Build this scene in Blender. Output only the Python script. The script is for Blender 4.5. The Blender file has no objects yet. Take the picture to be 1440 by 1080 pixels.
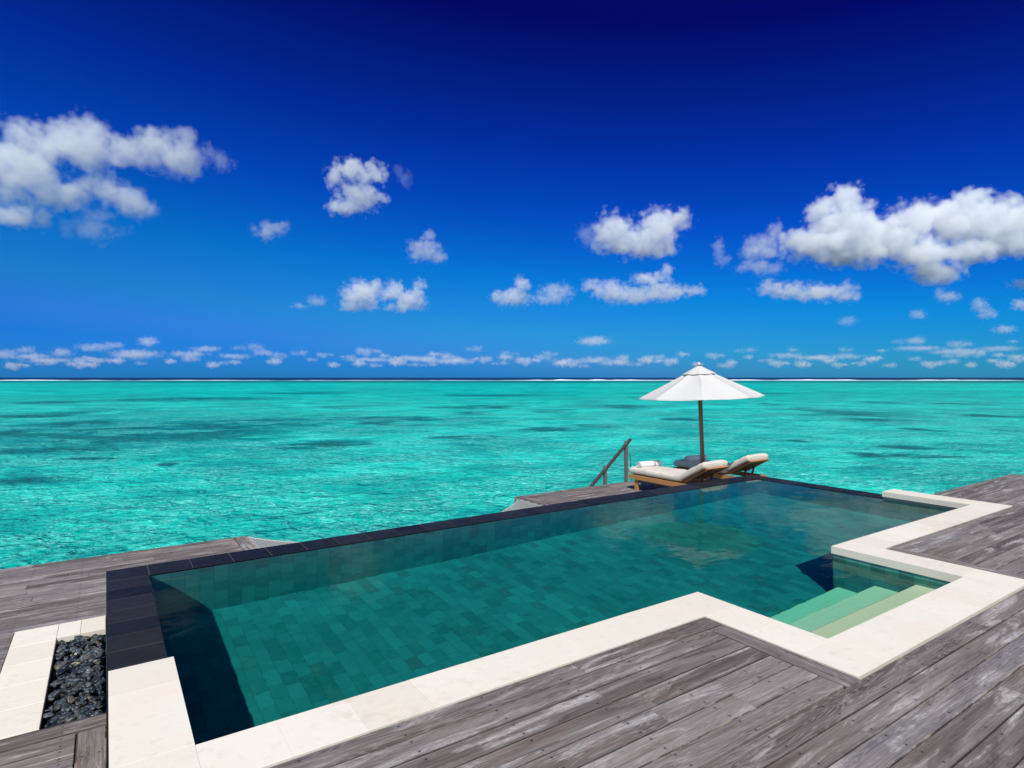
import bpy, bmesh, math, random
from math import radians as rad, sin, cos, pi, sqrt
from mathutils import Vector, Matrix, noise as mnoise
random.seed(7)
sc = bpy.context.scene

# ------------------------------------------------------------------ camera, sky, sun, exposure
H = 1.65                      # eye height above the pool coping; plan numbers below are in eye heights
YAW = rad(34.07)
cam_data = bpy.data.cameras.new('camera'); cam = bpy.data.objects.new('camera', cam_data)
sc.collection.objects.link(cam); sc.camera = cam
cam.location = (0, 0, H); cam.rotation_euler = (rad(90), 0, -YAW)
cam_data.sensor_width = 36; cam_data.lens = 21.104; cam_data.shift_y = -9/1440
cam_data.clip_start = .05; cam_data.clip_end = 90000
FWD = Vector((sin(YAW), cos(YAW), 0)); RGT = Vector((cos(YAW), -sin(YAW), 0))

SUN_TO = Vector((.43, .59, -1.02)).normalized()       # the way the light travels
SUN_EL = math.asin(-SUN_TO.z)
world = bpy.data.worlds.new('World'); sc.world = world; world.use_nodes = True
wn = world.node_tree; wn.nodes.clear()
def wnode(t, **k):
    n = wn.nodes.new(t)
    for a, b in k.items(): setattr(n, a, b)
    return n
sky = wnode('ShaderNodeTexSky', sky_type='NISHITA'); sky.sun_disc = False
sky.sun_elevation = SUN_EL; sky.sun_rotation = math.atan2(-SUN_TO.x, -SUN_TO.y)
sky.air_density = 1.0; sky.dust_density = .3; sky.ozone_density = 3.0; sky.altitude = 0
# polarised deep blue: the Nishita sky graded by height above the horizon on the side away from the sun
tcw = wnode('ShaderNodeTexCoord')
def wdot(v):
    d = wnode('ShaderNodeVectorMath', operation='DOT_PRODUCT'); d.inputs[1].default_value = v
    wn.links.new(tcw.outputs['Generated'], d.inputs[0]); return d.outputs['Value']
tilt = (Vector((0, 0, 1))+RGT*.10).normalized()
cr = wnode('ShaderNodeValToRGB'); cr.color_ramp.interpolation = 'LINEAR'
STOPS = [(0.0, (.03, .30, 1.05)), (.03, (.06, .34, 1.0)), (.075, (.045, .42, .94)), (.155, (.010, .42, 1.0)), (.264, (.005, .225, 1.0)), (.365, (.004, .115, .82)), (.517, (.008, .018, .42)), (.75, (.02, .03, .35))]
els = cr.color_ramp.elements
els[0].position, els[0].color = STOPS[0][0], (*[v_*.77 for v_ in STOPS[0][1]], 1); els[1].position, els[1].color = STOPS[-1][0], (*STOPS[-1][1], 1)
for p_, c_ in STOPS[1:-1]:
    e_ = els.new(p_); e_.color = (*[v_*.77 for v_ in c_], 1)
wn.links.new(wdot(tilt), cr.inputs[0])
mr = wnode('ShaderNodeMapRange', interpolation_type='SMOOTHSTEP'); mr.inputs[1].default_value = -.25; mr.inputs[2].default_value = .2
wn.links.new(wdot(FWD), mr.inputs[0])
mg = wnode('ShaderNodeMix', data_type='RGBA'); mg.inputs[6].default_value = (.97, .95, .94, 1)
wn.links.new(mr.outputs[0], mg.inputs[0]); wn.links.new(cr.outputs[0], mg.inputs[7])
com = wnode('ShaderNodeMix', data_type='RGBA', blend_type='MULTIPLY'); com.inputs[0].default_value = 1
wn.links.new(sky.outputs[0], com.inputs[6]); wn.links.new(mg.outputs[2], com.inputs[7])
bg = wnode('ShaderNodeBackground'); bg.inputs[1].default_value = .13
wo = wnode('ShaderNodeOutputWorld')
wn.links.new(com.outputs[2], bg.inputs[0]); wn.links.new(bg.outputs[0], wo.inputs[0])

sun_d = bpy.data.lights.new('sun', 'SUN'); sun = bpy.data.objects.new('sun', sun_d); sc.collection.objects.link(sun)
sun_d.energy = 4.6; sun_d.angle = rad(.53); sun_d.color = (1, .965, .91)
sun.rotation_euler = SUN_TO.to_track_quat('-Z', 'Y').to_euler(); sun.location = (-8, -10, 20)
sun_d.cycles.is_caustics_light = True
sc.view_settings.view_transform = 'Standard'; sc.view_settings.look = 'None'
sc.view_settings.exposure = 0; sc.view_settings.gamma = 1
sc.cycles.max_bounces = 18; sc.cycles.transparent_max_bounces = 16; sc.cycles.transmission_bounces = 8
sc.cycles.volume_bounces = 16; sc.cycles.volume_max_steps = 256
sc.cycles.sample_clamp_indirect = 6

# ------------------------------------------------------------------ helpers
COL = sc.collection
def tag(o, label=None, cat=None, group=None, kind=None):
    if label: o['label'] = label
    if cat: o['category'] = cat
    if group: o['group'] = group
    if kind: o['kind'] = kind
    return o
def thing(name, label, cat, loc=(0, 0, 0), rz=0, group=None):
    o = bpy.data.objects.new(name, None); COL.objects.link(o); o.empty_display_size = .2
    o.location = loc; o.rotation_euler = (0, 0, rz)
    return tag(o, label, cat, group)
class MB:
    """collects faces (with UVs in metres) and links them as one mesh"""
    def __init__(s): s.v = []; s.f = []; s.uv = []
    def face(s, pts, uv=None):
        i = len(s.v); s.v += [tuple(p) for p in pts]; s.f.append(tuple(range(i, i+len(pts))))
        s.uv.append(uv or [(p[0], p[1]) for p in pts])
    def mesh(s, vs, fs):
        i = len(s.v); s.v += [tuple(p) for p in vs]
        for f in fs:
            s.f.append(tuple(i+k for k in f)); s.uv.append([(vs[k][0], vs[k][1]) for k in f])
    def box(s, lo, hi, c=0.0, axis=0):
        """box with chamfered top edges (c); grain runs along axis"""
        x0, y0, z0 = lo; x1, y1, z1 = hi
        w = (y1-y0) if axis == 0 else (x1-x0); mid = (y0+y1)/2 if axis == 0 else (x0+x1)/2
        b = [(x0, y0, z0), (x1, y0, z0), (x1, y1, z0), (x0, y1, z0)]
        m = [(x, y, z1-c) for x, y, z in b]
        t = [(x0+c, y0+c, z1), (x1-c, y0+c, z1), (x1-c, y1-c, z1), (x0+c, y1-c, z1)]
        vs = b+m+t if c else b+t
        fs = [(3, 2, 1, 0)]
        n = 4
        for k in range(4): fs.append((k, (k+1) % 4, 4+(k+1) % 4, 4+k))
        if c:
            for k in range(4): fs.append((4+k, 4+(k+1) % 4, 8+(k+1) % 4, 8+k))
            n = 8
        fs.append((n, n+1, n+2, n+3))
        i = len(s.v); s.v += vs
        for f in fs:
            s.f.append(tuple(i+k for k in f))
            s.uv.append([((vs[k][0], vs[k][1]-mid) if axis == 0 else (vs[k][1], vs[k][0]-mid)) for k in f])
    def prism(s, poly, z0, z1, top=True, bottom=True, sides=True):
        n = len(poly)
        if top: s.face([(x, y, z1) for x, y in poly])
        if bottom: s.face([(x, y, z0) for x, y in reversed(poly)])
        if sides:
            for k in range(n):
                a, b = poly[k], poly[(k+1) % n]
                s.face([(a[0], a[1], z0), (b[0], b[1], z0), (b[0], b[1], z1), (a[0], a[1], z1)])
    def tube(s, pts, r, n=8, caps=True):
        pts = [Vector(p) for p in pts]; rs = r if isinstance(r, (list, tuple)) else [r]*len(pts)
        rings = []; up = None
        for k, p in enumerate(pts):
            d = (pts[min(k+1, len(pts)-1)]-pts[max(k-1, 0)]).normalized()
            if up is None: up = d.orthogonal().normalized()
            up = (up-d*up.dot(d)).normalized(); sd = d.cross(up)
            rings.append([p+(up*cos(2*pi*j/n)+sd*sin(2*pi*j/n))*rs[k] for j in range(n)])
        vs = [q for r_ in rings for q in r_]; fs = []
        for k in range(len(pts)-1):
            for j in range(n): fs.append((k*n+j, k*n+(j+1) % n, (k+1)*n+(j+1) % n, (k+1)*n+j))
        if caps: fs.append(tuple(reversed(range(n)))); fs.append(tuple(range((len(pts)-1)*n, len(pts)*n)))
        s.mesh(vs, fs)
    def bar(s, a, b, w, h, up=(0, 0, 1)):
        """rectangular bar from a to b, w wide, h along up"""
        a = Vector(a); b = Vector(b); d = (b-a).normalized(); u = Vector(up); u = (u-d*u.dot(d)).normalized(); sd = d.cross(u)
        L = (b-a).length
        vs = []
        for p in (a, b):
            for i, j in ((-1, -1), (1, -1), (1, 1), (-1, 1)): vs.append(p+sd*w/2*i+u*h/2*j)
        fs = [(3, 2, 1, 0), (4, 5, 6, 7)]+[(k, (k+1) % 4, 4+(k+1) % 4, 4+k) for k in range(4)]
        i0 = len(s.v); s.v += [tuple(q) for q in vs]
        off = random.random()*5
        for f in fs:
            s.f.append(tuple(i0+k for k in f))
            s.uv.append([(off+(L if k >= 4 else 0), (vs[k]-(a if k < 4 else b)).dot(sd)+.7*(vs[k]-(a if k < 4 else b)).dot(u)) for k in f])
    def build(s, name, mat, parent=None, smooth=False, bevel=0):
        me = bpy.data.meshes.new(name); me.from_pydata(s.v, [], s.f)
        uvl = me.uv_layers.new(name='UVMap'); k = 0
        for u in s.uv:
            for q in u: uvl.data[k].uv = q; k += 1
        me.materials.append(mat)
        if smooth:
            me.polygons.foreach_set('use_smooth', [True]*len(me.polygons))
        me.update()
        o = bpy.data.objects.new(name, me); COL.objects.link(o)
        if parent: o.parent = parent
        if bevel:
            md = o.modifiers.new('bevel', 'BEVEL'); md.width = bevel; md.segments = 2; md.limit_method = 'ANGLE'
        return o

# ------------------------------------------------------------------ material helpers
class NT:
    def __init__(s, name):
        s.m = bpy.data.materials.new(name); s.m.use_nodes = True; s.t = s.m.node_tree; s.t.nodes.clear()
        s.out = s.t.nodes.new('ShaderNodeOutputMaterial')
    def n(s, typ, ins=None, **k):
        nd = s.t.nodes.new(typ)
        for a, b in k.items(): setattr(nd, a, b)
        for a, b in (ins or {}).items(): s.put(nd.inputs[a], b)
        return nd
    def put(s, sock, val):
        if isinstance(val, bpy.types.NodeSocket): s.t.links.new(val, sock)
        else:
            if isinstance(val, (tuple, list)) and len(val) == 3 and sock.type == 'RGBA': val = (*val, 1)
            sock.default_value = val
    def math(s, op, a, b=None, c=None, clamp=False):
        nd = s.t.nodes.new('ShaderNodeMath'); nd.operation = op; nd.use_clamp = clamp
        s.put(nd.inputs[0], a)
        if b is not None: s.put(nd.inputs[1], b)
        if c is not None: s.put(nd.inputs[2], c)
        return nd.outputs[0]
    def vmath(s, op, a, b=None, out=0):
        nd = s.t.nodes.new('ShaderNodeVectorMath'); nd.operation = op
        s.put(nd.inputs[0], a)
        if b is not None:
            s.put(nd.inputs[3 if op == 'SCALE' else 1], b)
        return nd.outputs[out]
    def mix(s, f, a, b, blend='MIX'):
        nd = s.t.nodes.new('ShaderNodeMix'); nd.data_type = 'RGBA'; nd.blend_type = blend
        s.put(nd.inputs[0], f); s.put(nd.inputs[6], a); s.put(nd.inputs[7], b); return nd.outputs[2]
    def ramp(s, f, lo, hi, a=0.0, b=1.0, smooth=True):
        nd = s.t.nodes.new('ShaderNodeMapRange'); nd.interpolation_type = 'SMOOTHSTEP' if smooth else 'LINEAR'
        s.put(nd.inputs[0], f); s.put(nd.inputs[1], lo); s.put(nd.inputs[2], hi); s.put(nd.inputs[3], a); s.put(nd.inputs[4], b)
        return nd.outputs[0]
    def noise(s, vec, scale=1., detail=4., rough=.55, dist=0., out=0, typ=None, lac=2.):
        nd = s.t.nodes.new('ShaderNodeTexNoise')
        if typ: nd.noise_type = typ
        s.put(nd.inputs['Vector'], vec); s.put(nd.inputs['Scale'], scale); s.put(nd.inputs['Detail'], detail)
        s.put(nd.inputs['Roughness'], rough); s.put(nd.inputs['Distortion'], dist); s.put(nd.inputs['Lacunarity'], lac)
        return nd.outputs[out]
    def xyz(s, x=0., y=0., z=0.):
        nd = s.t.nodes.new('ShaderNodeCombineXYZ'); s.put(nd.inputs[0], x); s.put(nd.inputs[1], y); s.put(nd.inputs[2], z); return nd.outputs[0]
    def sep(s, v):
        nd = s.t.nodes.new('ShaderNodeSeparateXYZ'); s.put(nd.inputs[0], v); return nd.outputs
    def obj(s): return s.t.nodes.new('ShaderNodeTexCoord').outputs['Object']
    def uv(s): return s.t.nodes.new('ShaderNodeTexCoord').outputs['UV']
    def pos(s): return s.t.nodes.new('ShaderNodeNewGeometry').outputs['Position']
    def isl(s): return s.t.nodes.new('ShaderNodeNewGeometry').outputs['Random Per Island']
    def bump(s, h, strength=.3, dist=.01, normal=None):
        nd = s.t.nodes.new('ShaderNodeBump'); s.put(nd.inputs['Height'], h); s.put(nd.inputs['Strength'], strength); s.put(nd.inputs['Distance'], dist)
        if normal: s.put(nd.inputs['Normal'], normal)
        return nd.outputs[0]
    def pbr(s, col, rough=.6, spec=.5, normal=None, **k):
        nd = s.t.nodes.new('ShaderNodeBsdfPrincipled')
        s.put(nd.inputs['Base Color'], col); s.put(nd.inputs['Roughness'], rough); s.put(nd.inputs['Specular IOR Level'], spec)
        if normal: s.put(nd.inputs['Normal'], normal)
        for a, b in k.items(): s.put(nd.inputs[a.replace('_', ' ')], b)
        s.t.links.new(nd.outputs[0], s.out.inputs[0]); return nd

def deck_wood(name, bias=0.0):
    """silvered hardwood boards: UV x along the board, y across it, metres from its middle"""
    t = NT(name); u, v, _ = t.sep(t.uv()); r = t.isl()
    ro = t.math('MULTIPLY', r, 53.0)
    r2 = t.math('FRACT', t.math('MULTIPLY', r, 17.31)); r3 = t.math('FRACT', t.math('MULTIPLY', r, 71.7))
    uu = t.math('ADD', u, ro)
    # cathedral figure: stretched rings warped by slow noise
    wv = t.xyz(t.math('MULTIPLY', uu, .9), t.math('MULTIPLY', v, 9.), r2)
    warp = t.noise(wv, 1.3, 2., .5)
    ring = t.math('SINE', t.math('MULTIPLY', t.math('ADD', t.math('MULTIPLY', warp, 2.2), t.math('MULTIPLY', v, 3.)), 60.))
    ring = t.ramp(ring, -.2, 1.0)
    fine = t.noise(t.xyz(t.math('MULTIPLY', uu, 3.), t.math('MULTIPLY', v, 150.), ro), 1., 5., .6)
    streak = t.noise(t.xyz(t.math('MULTIPLY', uu, 1.1), t.math('MULTIPLY', v, 20.), ro), 1., 5., .62, .4)
    patch = t.noise(t.xyz(t.math('MULTIPLY', uu, 1.5), t.math('MULTIPLY', v, 9.), ro), 1., 6., .68, .9)
    speck = t.noise(t.xyz(t.math('MULTIPLY', uu, 22.), t.math('MULTIPLY', v, 60.), ro), 1., 3., .7)
    base = t.mix(r2, (.076, .056, .047), (.245, .215, .195))
    base = t.mix(t.ramp(r3, .66, .95, 0, .7), base, (.135, .130, .145))
    base = t.mix(t.ramp(streak, .35, .72, 0, .75), base, (.265, .235, .215))
    base = t.mix(t.math('MULTIPLY', t.ramp(patch, .50, .66), t.ramp(speck, .25, .7, .25, .9)), base, (.50, .475, .46))
    brn = t.noise(t.xyz(t.math('MULTIPLY', uu, .8), t.math('MULTIPLY', v, 5.), t.math('ADD', ro, 9.)), 1., 3., .55)
    base = t.mix(t.ramp(brn, .52, .70, 0, .6), base, (.125, .080, .056))
    base = t.mix(t.ramp(patch, .28, .46, .72, 0), base, (.046, .037, .035))
    base = t.mix(t.math('MULTIPLY', ring, t.ramp(r3, .3, .7, .05, .5)), base, (.30, .26, .245), 'MIX')
    base = t.mix(t.ramp(fine, .30, .60, .5, 0), base, (.045, .038, .036))
    # pale bleached arrises and the dark joint
    av = t.math('ABSOLUTE', v)
    edge_n = t.noise(t.xyz(t.math('MULTIPLY', uu, 7.), t.math('MULTIPLY', v, 20.), 3.), 1., 3., .6)
    ed = t.math('MULTIPLY', t.ramp(av, .061, .0705), t.math('MULTIPLY', t.ramp(edge_n, .45, .66), t.ramp(r2, .35, .6, .15, 1)))
    base = t.mix(t.ramp(av, .066, .0715, 0, .8), base, (.03, .025, .024))
    base = t.mix(t.math('MULTIPLY', ed, .6), base, (.38, .325, .27))
    # screw heads, two to a joist
    du = t.math('MULTIPLY', t.math('SUBTRACT', t.math('FRACT', t.math('DIVIDE', u, .46)), .5), .46)
    dv = t.math('SUBTRACT', av, .042)
    dd = t.math('SQRT', t.math('ADD', t.math('MULTIPLY', du, du), t.math('MULTIPLY', dv, dv)))
    nail = t.ramp(dd, .0035, .0058, 1, 0)
    halo = t.ramp(dd, .006, .02, .25, 0)
    base = t.mix(halo, base, (.05, .045, .045)); base = t.mix(nail, base, (.012, .011, .012))
    hgt = t.math('ADD', t.math('MULTIPLY', fine, .6), t.math('ADD', t.math('MULTIPLY', streak, .6), t.math('MULTIPLY', nail, -1.)))
    t.pbr(base, t.ramp(patch, .3, .7, .62, .85), .3, t.bump(hgt, .55, .004))
    return t.m
def timber(name, dark, light, rough=.55, sc_=1.0):
    t = NT(name); u, v, _ = t.sep(t.uv()); r = t.math('MULTIPLY', t.isl(), 37.)
    g = t.noise(t.xyz(t.math('MULTIPLY', t.math('ADD', u, r), 3.*sc_), t.math('MULTIPLY', v, 90.*sc_), r), 1., 5., .62)
    g2 = t.noise(t.xyz(t.math('MULTIPLY', t.math('ADD', u, r), 1.2), t.math('MULTIPLY', v, 14.), r), 1., 3., .5)
    c = t.mix(t.math('ADD', t.math('MULTIPLY', g, .7), t.math('MULTIPLY', g2, .4)), dark, light)
    t.pbr(c, rough, .35, t.bump(g, .35, .003)); return t.m
def limestone(name):
    t = NT(name); p = t.obj(); r = t.isl()
    n1 = t.noise(p, 2.2, 5., .6, .4); n2 = t.noise(p, 14., 4., .6); n3 = t.noise(t.vmath('MULTIPLY', p, (3., 3., 9.)), 30., 3., .6)
    c = t.mix(r, (.69, .635, .53), (.755, .705, .605))
    c = t.mix(t.ramp(n1, .42, .72, 0, .5), c, (.73, .635, .50))
    c = t.mix(t.ramp(n2, .52, .75, 0, .45), c, (.60, .54, .45))
    po = t.noise(p, 170., 2., .6); c = t.mix(t.ramp(po, .64, .72, 0, .5), c, (.42, .37, .30))
    st = t.math('MULTIPLY', t.ramp(t.noise(p, 1.1, 3., .5, 1.), .62, .74), t.ramp(n2, .4, .62))
    c = t.mix(t.math('MULTIPLY', st, .35), c, (.50, .42, .31))
    t.pbr(c, .62, .3, t.bump(t.math('ADD', n2, t.math('MULTIPLY', n3, .5)), .12, .003)); return t.m
def black_stone(name):
    t = NT(name); p = t.obj(); r = t.isl()
    n1 = t.noise(p, 3., 4., .6, .3); n2 = t.noise(p, 90., 3., .7); n3 = t.noise(p, 14., 4., .6)
    c = t.mix(r, (.006, .007, .009), (.020, .020, .021))
    c = t.mix(t.ramp(n1, .45, .75, 0, .5), c, (.026, .026, .027))
    c = t.mix(t.ramp(n2, .66, .78, 0, .4), c, (.05, .05, .052))
    t.pbr(c, t.ramp(n3, .3, .7, .38, .55), .07, t.bump(n2, .05, .001)); return t.m
def pool_tile(name, ax, tw=.11, th=.19, dark=1.0, pale=False):
    """green quartzite tiles laid in stacked columns; ax picks the two axes of the face"""
    t = NT(name); x, y, z = t.sep(t.obj()); q = {'x': x, 'y': y, 'z': z}; a, b = q[ax[0]], q[ax[1]]
    ca = t.math('DIVIDE', a, tw); ia = t.math('FLOOR', ca)
    ro = t.n('ShaderNodeTexWhiteNoise', {'Vector': t.xyz(ia, 7.3, 1.)}).outputs[0]
    cb = t.math('ADD', t.math('DIVIDE', b, th), t.math('MULTIPLY', t.math('FLOOR', t.math('MULTIPLY', ro, 2.99)), .3333)); ib = t.math('FLOOR', cb)
    w = t.n('ShaderNodeTexWhiteNoise', {'Vector': t.xyz(ia, ib, 2.)}).outputs[0]
    cl = t.noise(t.xyz(t.math('MULTIPLY', ia, .13), t.math('MULTIPLY', ib, .22), .5), 1., 2., .6)
    fa = t.math('FRACT', ca); fb = t.math('FRACT', cb)
    ea = t.math('MULTIPLY', t.math('SUBTRACT', .5, t.math('ABSOLUTE', t.math('SUBTRACT', fa, .5))), tw)
    eb = t.math('MULTIPLY', t.math('SUBTRACT', .5, t.math('ABSOLUTE', t.math('SUBTRACT', fb, .5))), th)
    joint = t.ramp(t.math('MINIMUM', ea, eb), .0012, .0035, 1, 0)
    p = t.obj(); n = t.noise(p, 9., 5., .65, .3); n2 = t.noise(p, 60., 3., .6)
    tone = t.math('ADD', t.math('MULTIPLY', w, .46), t.math('MULTIPLY', cl, .95))
    if pale:
        c = t.mix(w, (.86, .77, .46), (.88, .82, .54))
        c = t.mix(t.ramp(n, .4, .7, 0, .5), c, (.78, .74, .46))
        c = t.mix(t.ramp(n2, .5, .75, 0, .35), c, (.86, .84, .62))
        c = t.mix(t.math('MULTIPLY', joint, .35), c, (.5, .52, .36))
    else:
        c = t.mix(t.ramp(tone, .35, 1.0, 0, 1, False), (.035*dark, .165*dark, .15*dark), (.085*dark, .315*dark, .28*dark))
        c = t.mix(t.ramp(w, .92, .96, 0, .8), c, (.08*dark, .15*dark, .135*dark))
        c = t.mix(t.ramp(n, .42, .72, 0, .4), c, (.11*dark, .33*dark, .25*dark))
        c = t.mix(t.ramp(n2, .55, .75, 0, .3), c, (.11*dark, .17*dark, .13*dark))
        c = t.mix(t.math('MULTIPLY', joint, .5), c, (.04, .10, .085))
    t.pbr(c, .5, .3, t.bump(t.math('SUBTRACT', n2, joint), .2, .002)); return t.m
def fabric(name, col, col2, sc_=260., bump_=.2, rough=.9, sheen=.2, trans=0.):
    t = NT(name); p = t.obj(); n = t.noise(p, sc_, 3., .6); n2 = t.noise(p, 6., 3., .5)
    c = t.mix(t.math('ADD', t.math('MULTIPLY', n, .5), t.math('MULTIPLY', n2, .5)), col, col2)
    b = t.pbr(c, rough, .15, t.bump(t.math('ADD', n, n2), bump_, .004), Sheen_Weight=sheen)
    if trans:
        tr = t.n('ShaderNodeBsdfTranslucent', {'Color': c})
        mx = t.n('ShaderNodeMixShader', {0: trans, 1: b.outputs[0], 2: tr.outputs[0]})
        t.t.links.new(mx.outputs[0], t.out.inputs[0])
    return t.m

M_DECK = deck_wood('weathered_decking')
M_POST = timber('grey_post_wood', (.075, .06, .055), (.21, .18, .165), .7)
M_RAIL = timber('shaded_rail_wood', (.022, .018, .016), (.075, .062, .055), .7)  # darker copy of the post wood, the rail's shaded side put into the colour
M_TEAK = timber('oiled_teak', (.26, .105, .03), (.55, .27, .095), .5)
M_BACK = timber('shade_darkened_slat', (.040, .016, .006), (.11, .05, .02), .55)  # darker copy of the teak, with the shade under the backrest painted in
M_POLE = timber('pole_hardwood', (.10, .045, .022), (.36, .19, .10), .42)
M_LIME = limestone('cream_limestone'); M_BLACK = black_stone('black_granite')
M_CANVAS = fabric('cream_canvas', (.70, .68, .65), (.76, .74, .71), 380., .12, .9, .1, .26)
M_CUSH = fabric('off_white_cushion', (.53, .455, .37), (.69, .625, .54), 240., .3)
M_TOWEL = fabric('white_towelling', (.70, .70, .70), (.78, .78, .78), 420., .6, .95, .4)
M_BAND = fabric('taupe_band', (.36, .31, .28), (.45, .40, .36), 300.)
M_CORD = fabric('pale_net_cord', (.32, .32, .305), (.42, .42, .40), 200.)
t = NT('dark_joist'); t.pbr((.035, .03, .028), .9, .1); M_JOIST = t.m
t = NT('grey_concrete'); p = t.obj(); n = t.noise(p, 5., 5., .6); t.pbr(t.mix(n, (.22, .21, .2), (.34, .33, .31)), .85, .2, t.bump(n, .2, .01)); M_CONC = t.m
t = NT('grey_grout'); t.pbr((.075, .075, .08), .9, .1); M_GROUT = t.m
t = NT('bronze_fitting'); t.pbr((.09, .075, .06), .4, .5, Metallic=.8); M_METAL = t.m

# ------------------------------------------------------------------ sea, reef line, surf
ZSEA = -2.2
def rel(px, py, z):
    """point of the level z seen at photograph pixel (px, py): used once to survey the plan"""
    d = H-z; Z = 844.16*d/(py-531); X = (px-720)/844.16*Z
    return FWD*Z+RGT*X
t = NT('lagoon_water'); P = t.pos(); 
along = t.n('ShaderNodeVectorMath', {0: P, 1: tuple(FWD)}, operation='DOT_PRODUCT').outputs['Value']
side = t.n('ShaderNodeVectorMath', {0: P, 1: tuple(RGT)}, operation='DOT_PRODUCT').outputs['Value']
Q = t.xyz(side, along, 0.)
w1 = t.noise(t.vmath('MULTIPLY', Q, (.035, .05, 1.)), 1., 5., .6, .6)
w2 = t.noise(t.vmath('MULTIPLY', Q, (.008, .016, 1.)), 1., 4., .6, .8)
w3 = t.noise(t.vmath('MULTIPLY', Q, (.12, .16, 1.)), 1., 4., .65, .5)
shallow = t.mix(t.ramp(w2, .35, .68), (.001, .52, .40), (.002, .76, .60))
shallow = t.mix(t.ramp(w3, .36, .66, .85, 0), shallow, (.001, .30, .255))
# coral gardens on the lagoon floor: surveyed patches with ragged edges
PATCH = []
for (px, py, wpx, hpx) in [(320, 598, 300, 30), (225, 606, 430, 46), (90, 600, 200, 26), (23, 606, 90, 14), (133, 645, 100, 8), (242, 652, 40, 7), (43, 676, 150, 14), (453, 626, 150, 15), (273, 561, 260, 7), (535, 594, 70, 7), (94, 632, 220, 16),
                           (578, 589, 240, 7), (475, 589, 60, 6), (550, 597, 60, 4), (664, 581, 70, 5), (678, 572, 140, 6), (758, 604, 90, 7), (664, 616, 110, 8), (775, 578, 60, 5), (870, 572, 120, 7), (850, 600, 90, 6),
                           (1147, 576, 50, 6), (1208, 583, 110, 9), (1239, 591, 130, 7), (1297, 604, 50, 5), (1081, 568, 30, 4), (1222, 640, 60, 9), (1292, 640, 150, 8), (1260, 627, 90, 9), (1126, 619, 40, 6), (1390, 584, 70, 6),
                           (1245, 566, 50, 4), (1363, 568, 70, 4), (960, 590, 70, 6), (60, 585, 130, 8), (150, 613, 200, 14), (700, 556, 200, 4), (1000, 553, 260, 4), (430, 553, 160, 3), (60, 566, 140, 5)]:
    c = rel(px, py, ZSEA); z_ = c.dot(FWD); PATCH.append((c.dot(RGT), z_, wpx/844.16*z_/2, hpx/2*z_*z_/(844.16*(H-ZSEA))))
acc = None
w5 = t.noise(t.vmath('MULTIPLY', Q, (.35, .5, 1.)), 1., 5., .65, .5)
Qw = t.vmath('ADD', Q, t.vmath('MULTIPLY', t.vmath('SUBTRACT', t.noise(t.vmath('MULTIPLY', Q, (.06, .12, 1.)), 1., 4., .65, 0., 1), (.5, .5, .5)), t.vmath('SCALE', (24., 20., 0.), t.math('DIVIDE', along, 110.))))
rag = t.math('MULTIPLY', t.math('SUBTRACT', w5, .5), 2.0)
for (cx_, cy_, rx_, ry_) in PATCH:
    d = t.vmath('LENGTH', t.vmath('MULTIPLY', t.vmath('SUBTRACT', Qw, (cx_, cy_, 0.)), (1/rx_, 1/ry_, 0.)), out=1)
    d = t.ramp(t.math('ADD', d, rag), .45, 1.25, 1, 0)
    acc = d if acc is None else t.math('MAXIMUM', acc, d)
cor = t.math('MULTIPLY', acc, t.ramp(t.math('ADD', t.math('MULTIPLY', w3, .6), t.math('MULTIPLY', w5, .4)), .44, .54, .10, 1))
cor2 = t.math('MULTIPLY', t.ramp(w1, .56, .70), t.ramp(along, 30., 60.))
cor = t.math('MAXIMUM', cor, t.math('MULTIPLY', cor2, .75))
lag = t.mix(t.math('MULTIPLY', acc, .52), shallow, (.003, .25, .235))
lag = t.mix(t.math('MULTIPLY', cor, .9), lag, (.002, .095, .092))
# caustic sparkle of the ripples, painted into the water colour as clustered pale flecks
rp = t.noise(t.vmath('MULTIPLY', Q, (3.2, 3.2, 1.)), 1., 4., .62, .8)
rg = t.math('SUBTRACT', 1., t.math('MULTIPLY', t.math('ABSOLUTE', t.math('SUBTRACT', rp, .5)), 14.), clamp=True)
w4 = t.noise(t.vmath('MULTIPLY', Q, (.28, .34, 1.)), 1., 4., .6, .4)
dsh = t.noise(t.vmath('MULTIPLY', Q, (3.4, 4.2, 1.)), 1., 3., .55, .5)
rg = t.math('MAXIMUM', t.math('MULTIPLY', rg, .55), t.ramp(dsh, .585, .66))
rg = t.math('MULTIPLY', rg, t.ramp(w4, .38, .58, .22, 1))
mid = t.noise(t.vmath('MULTIPLY', Q, (1.1, 1.5, 1.)), 1., 4., .6, .6)
lag = t.mix(t.ramp(mid, .33, .50, .42, 0), lag, (.001, .25, .22))
lag = t.mix(t.ramp(w4, .30, .52, .45, 0), lag, (.003, .27, .27))
lag = t.mix(t.math('MULTIPLY', t.math('MULTIPLY', rg, t.ramp(cor, .1, .7, .72, .12)), t.ramp(along, 30., 150., 1., .12)), lag, (.26, .90, .78))
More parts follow.
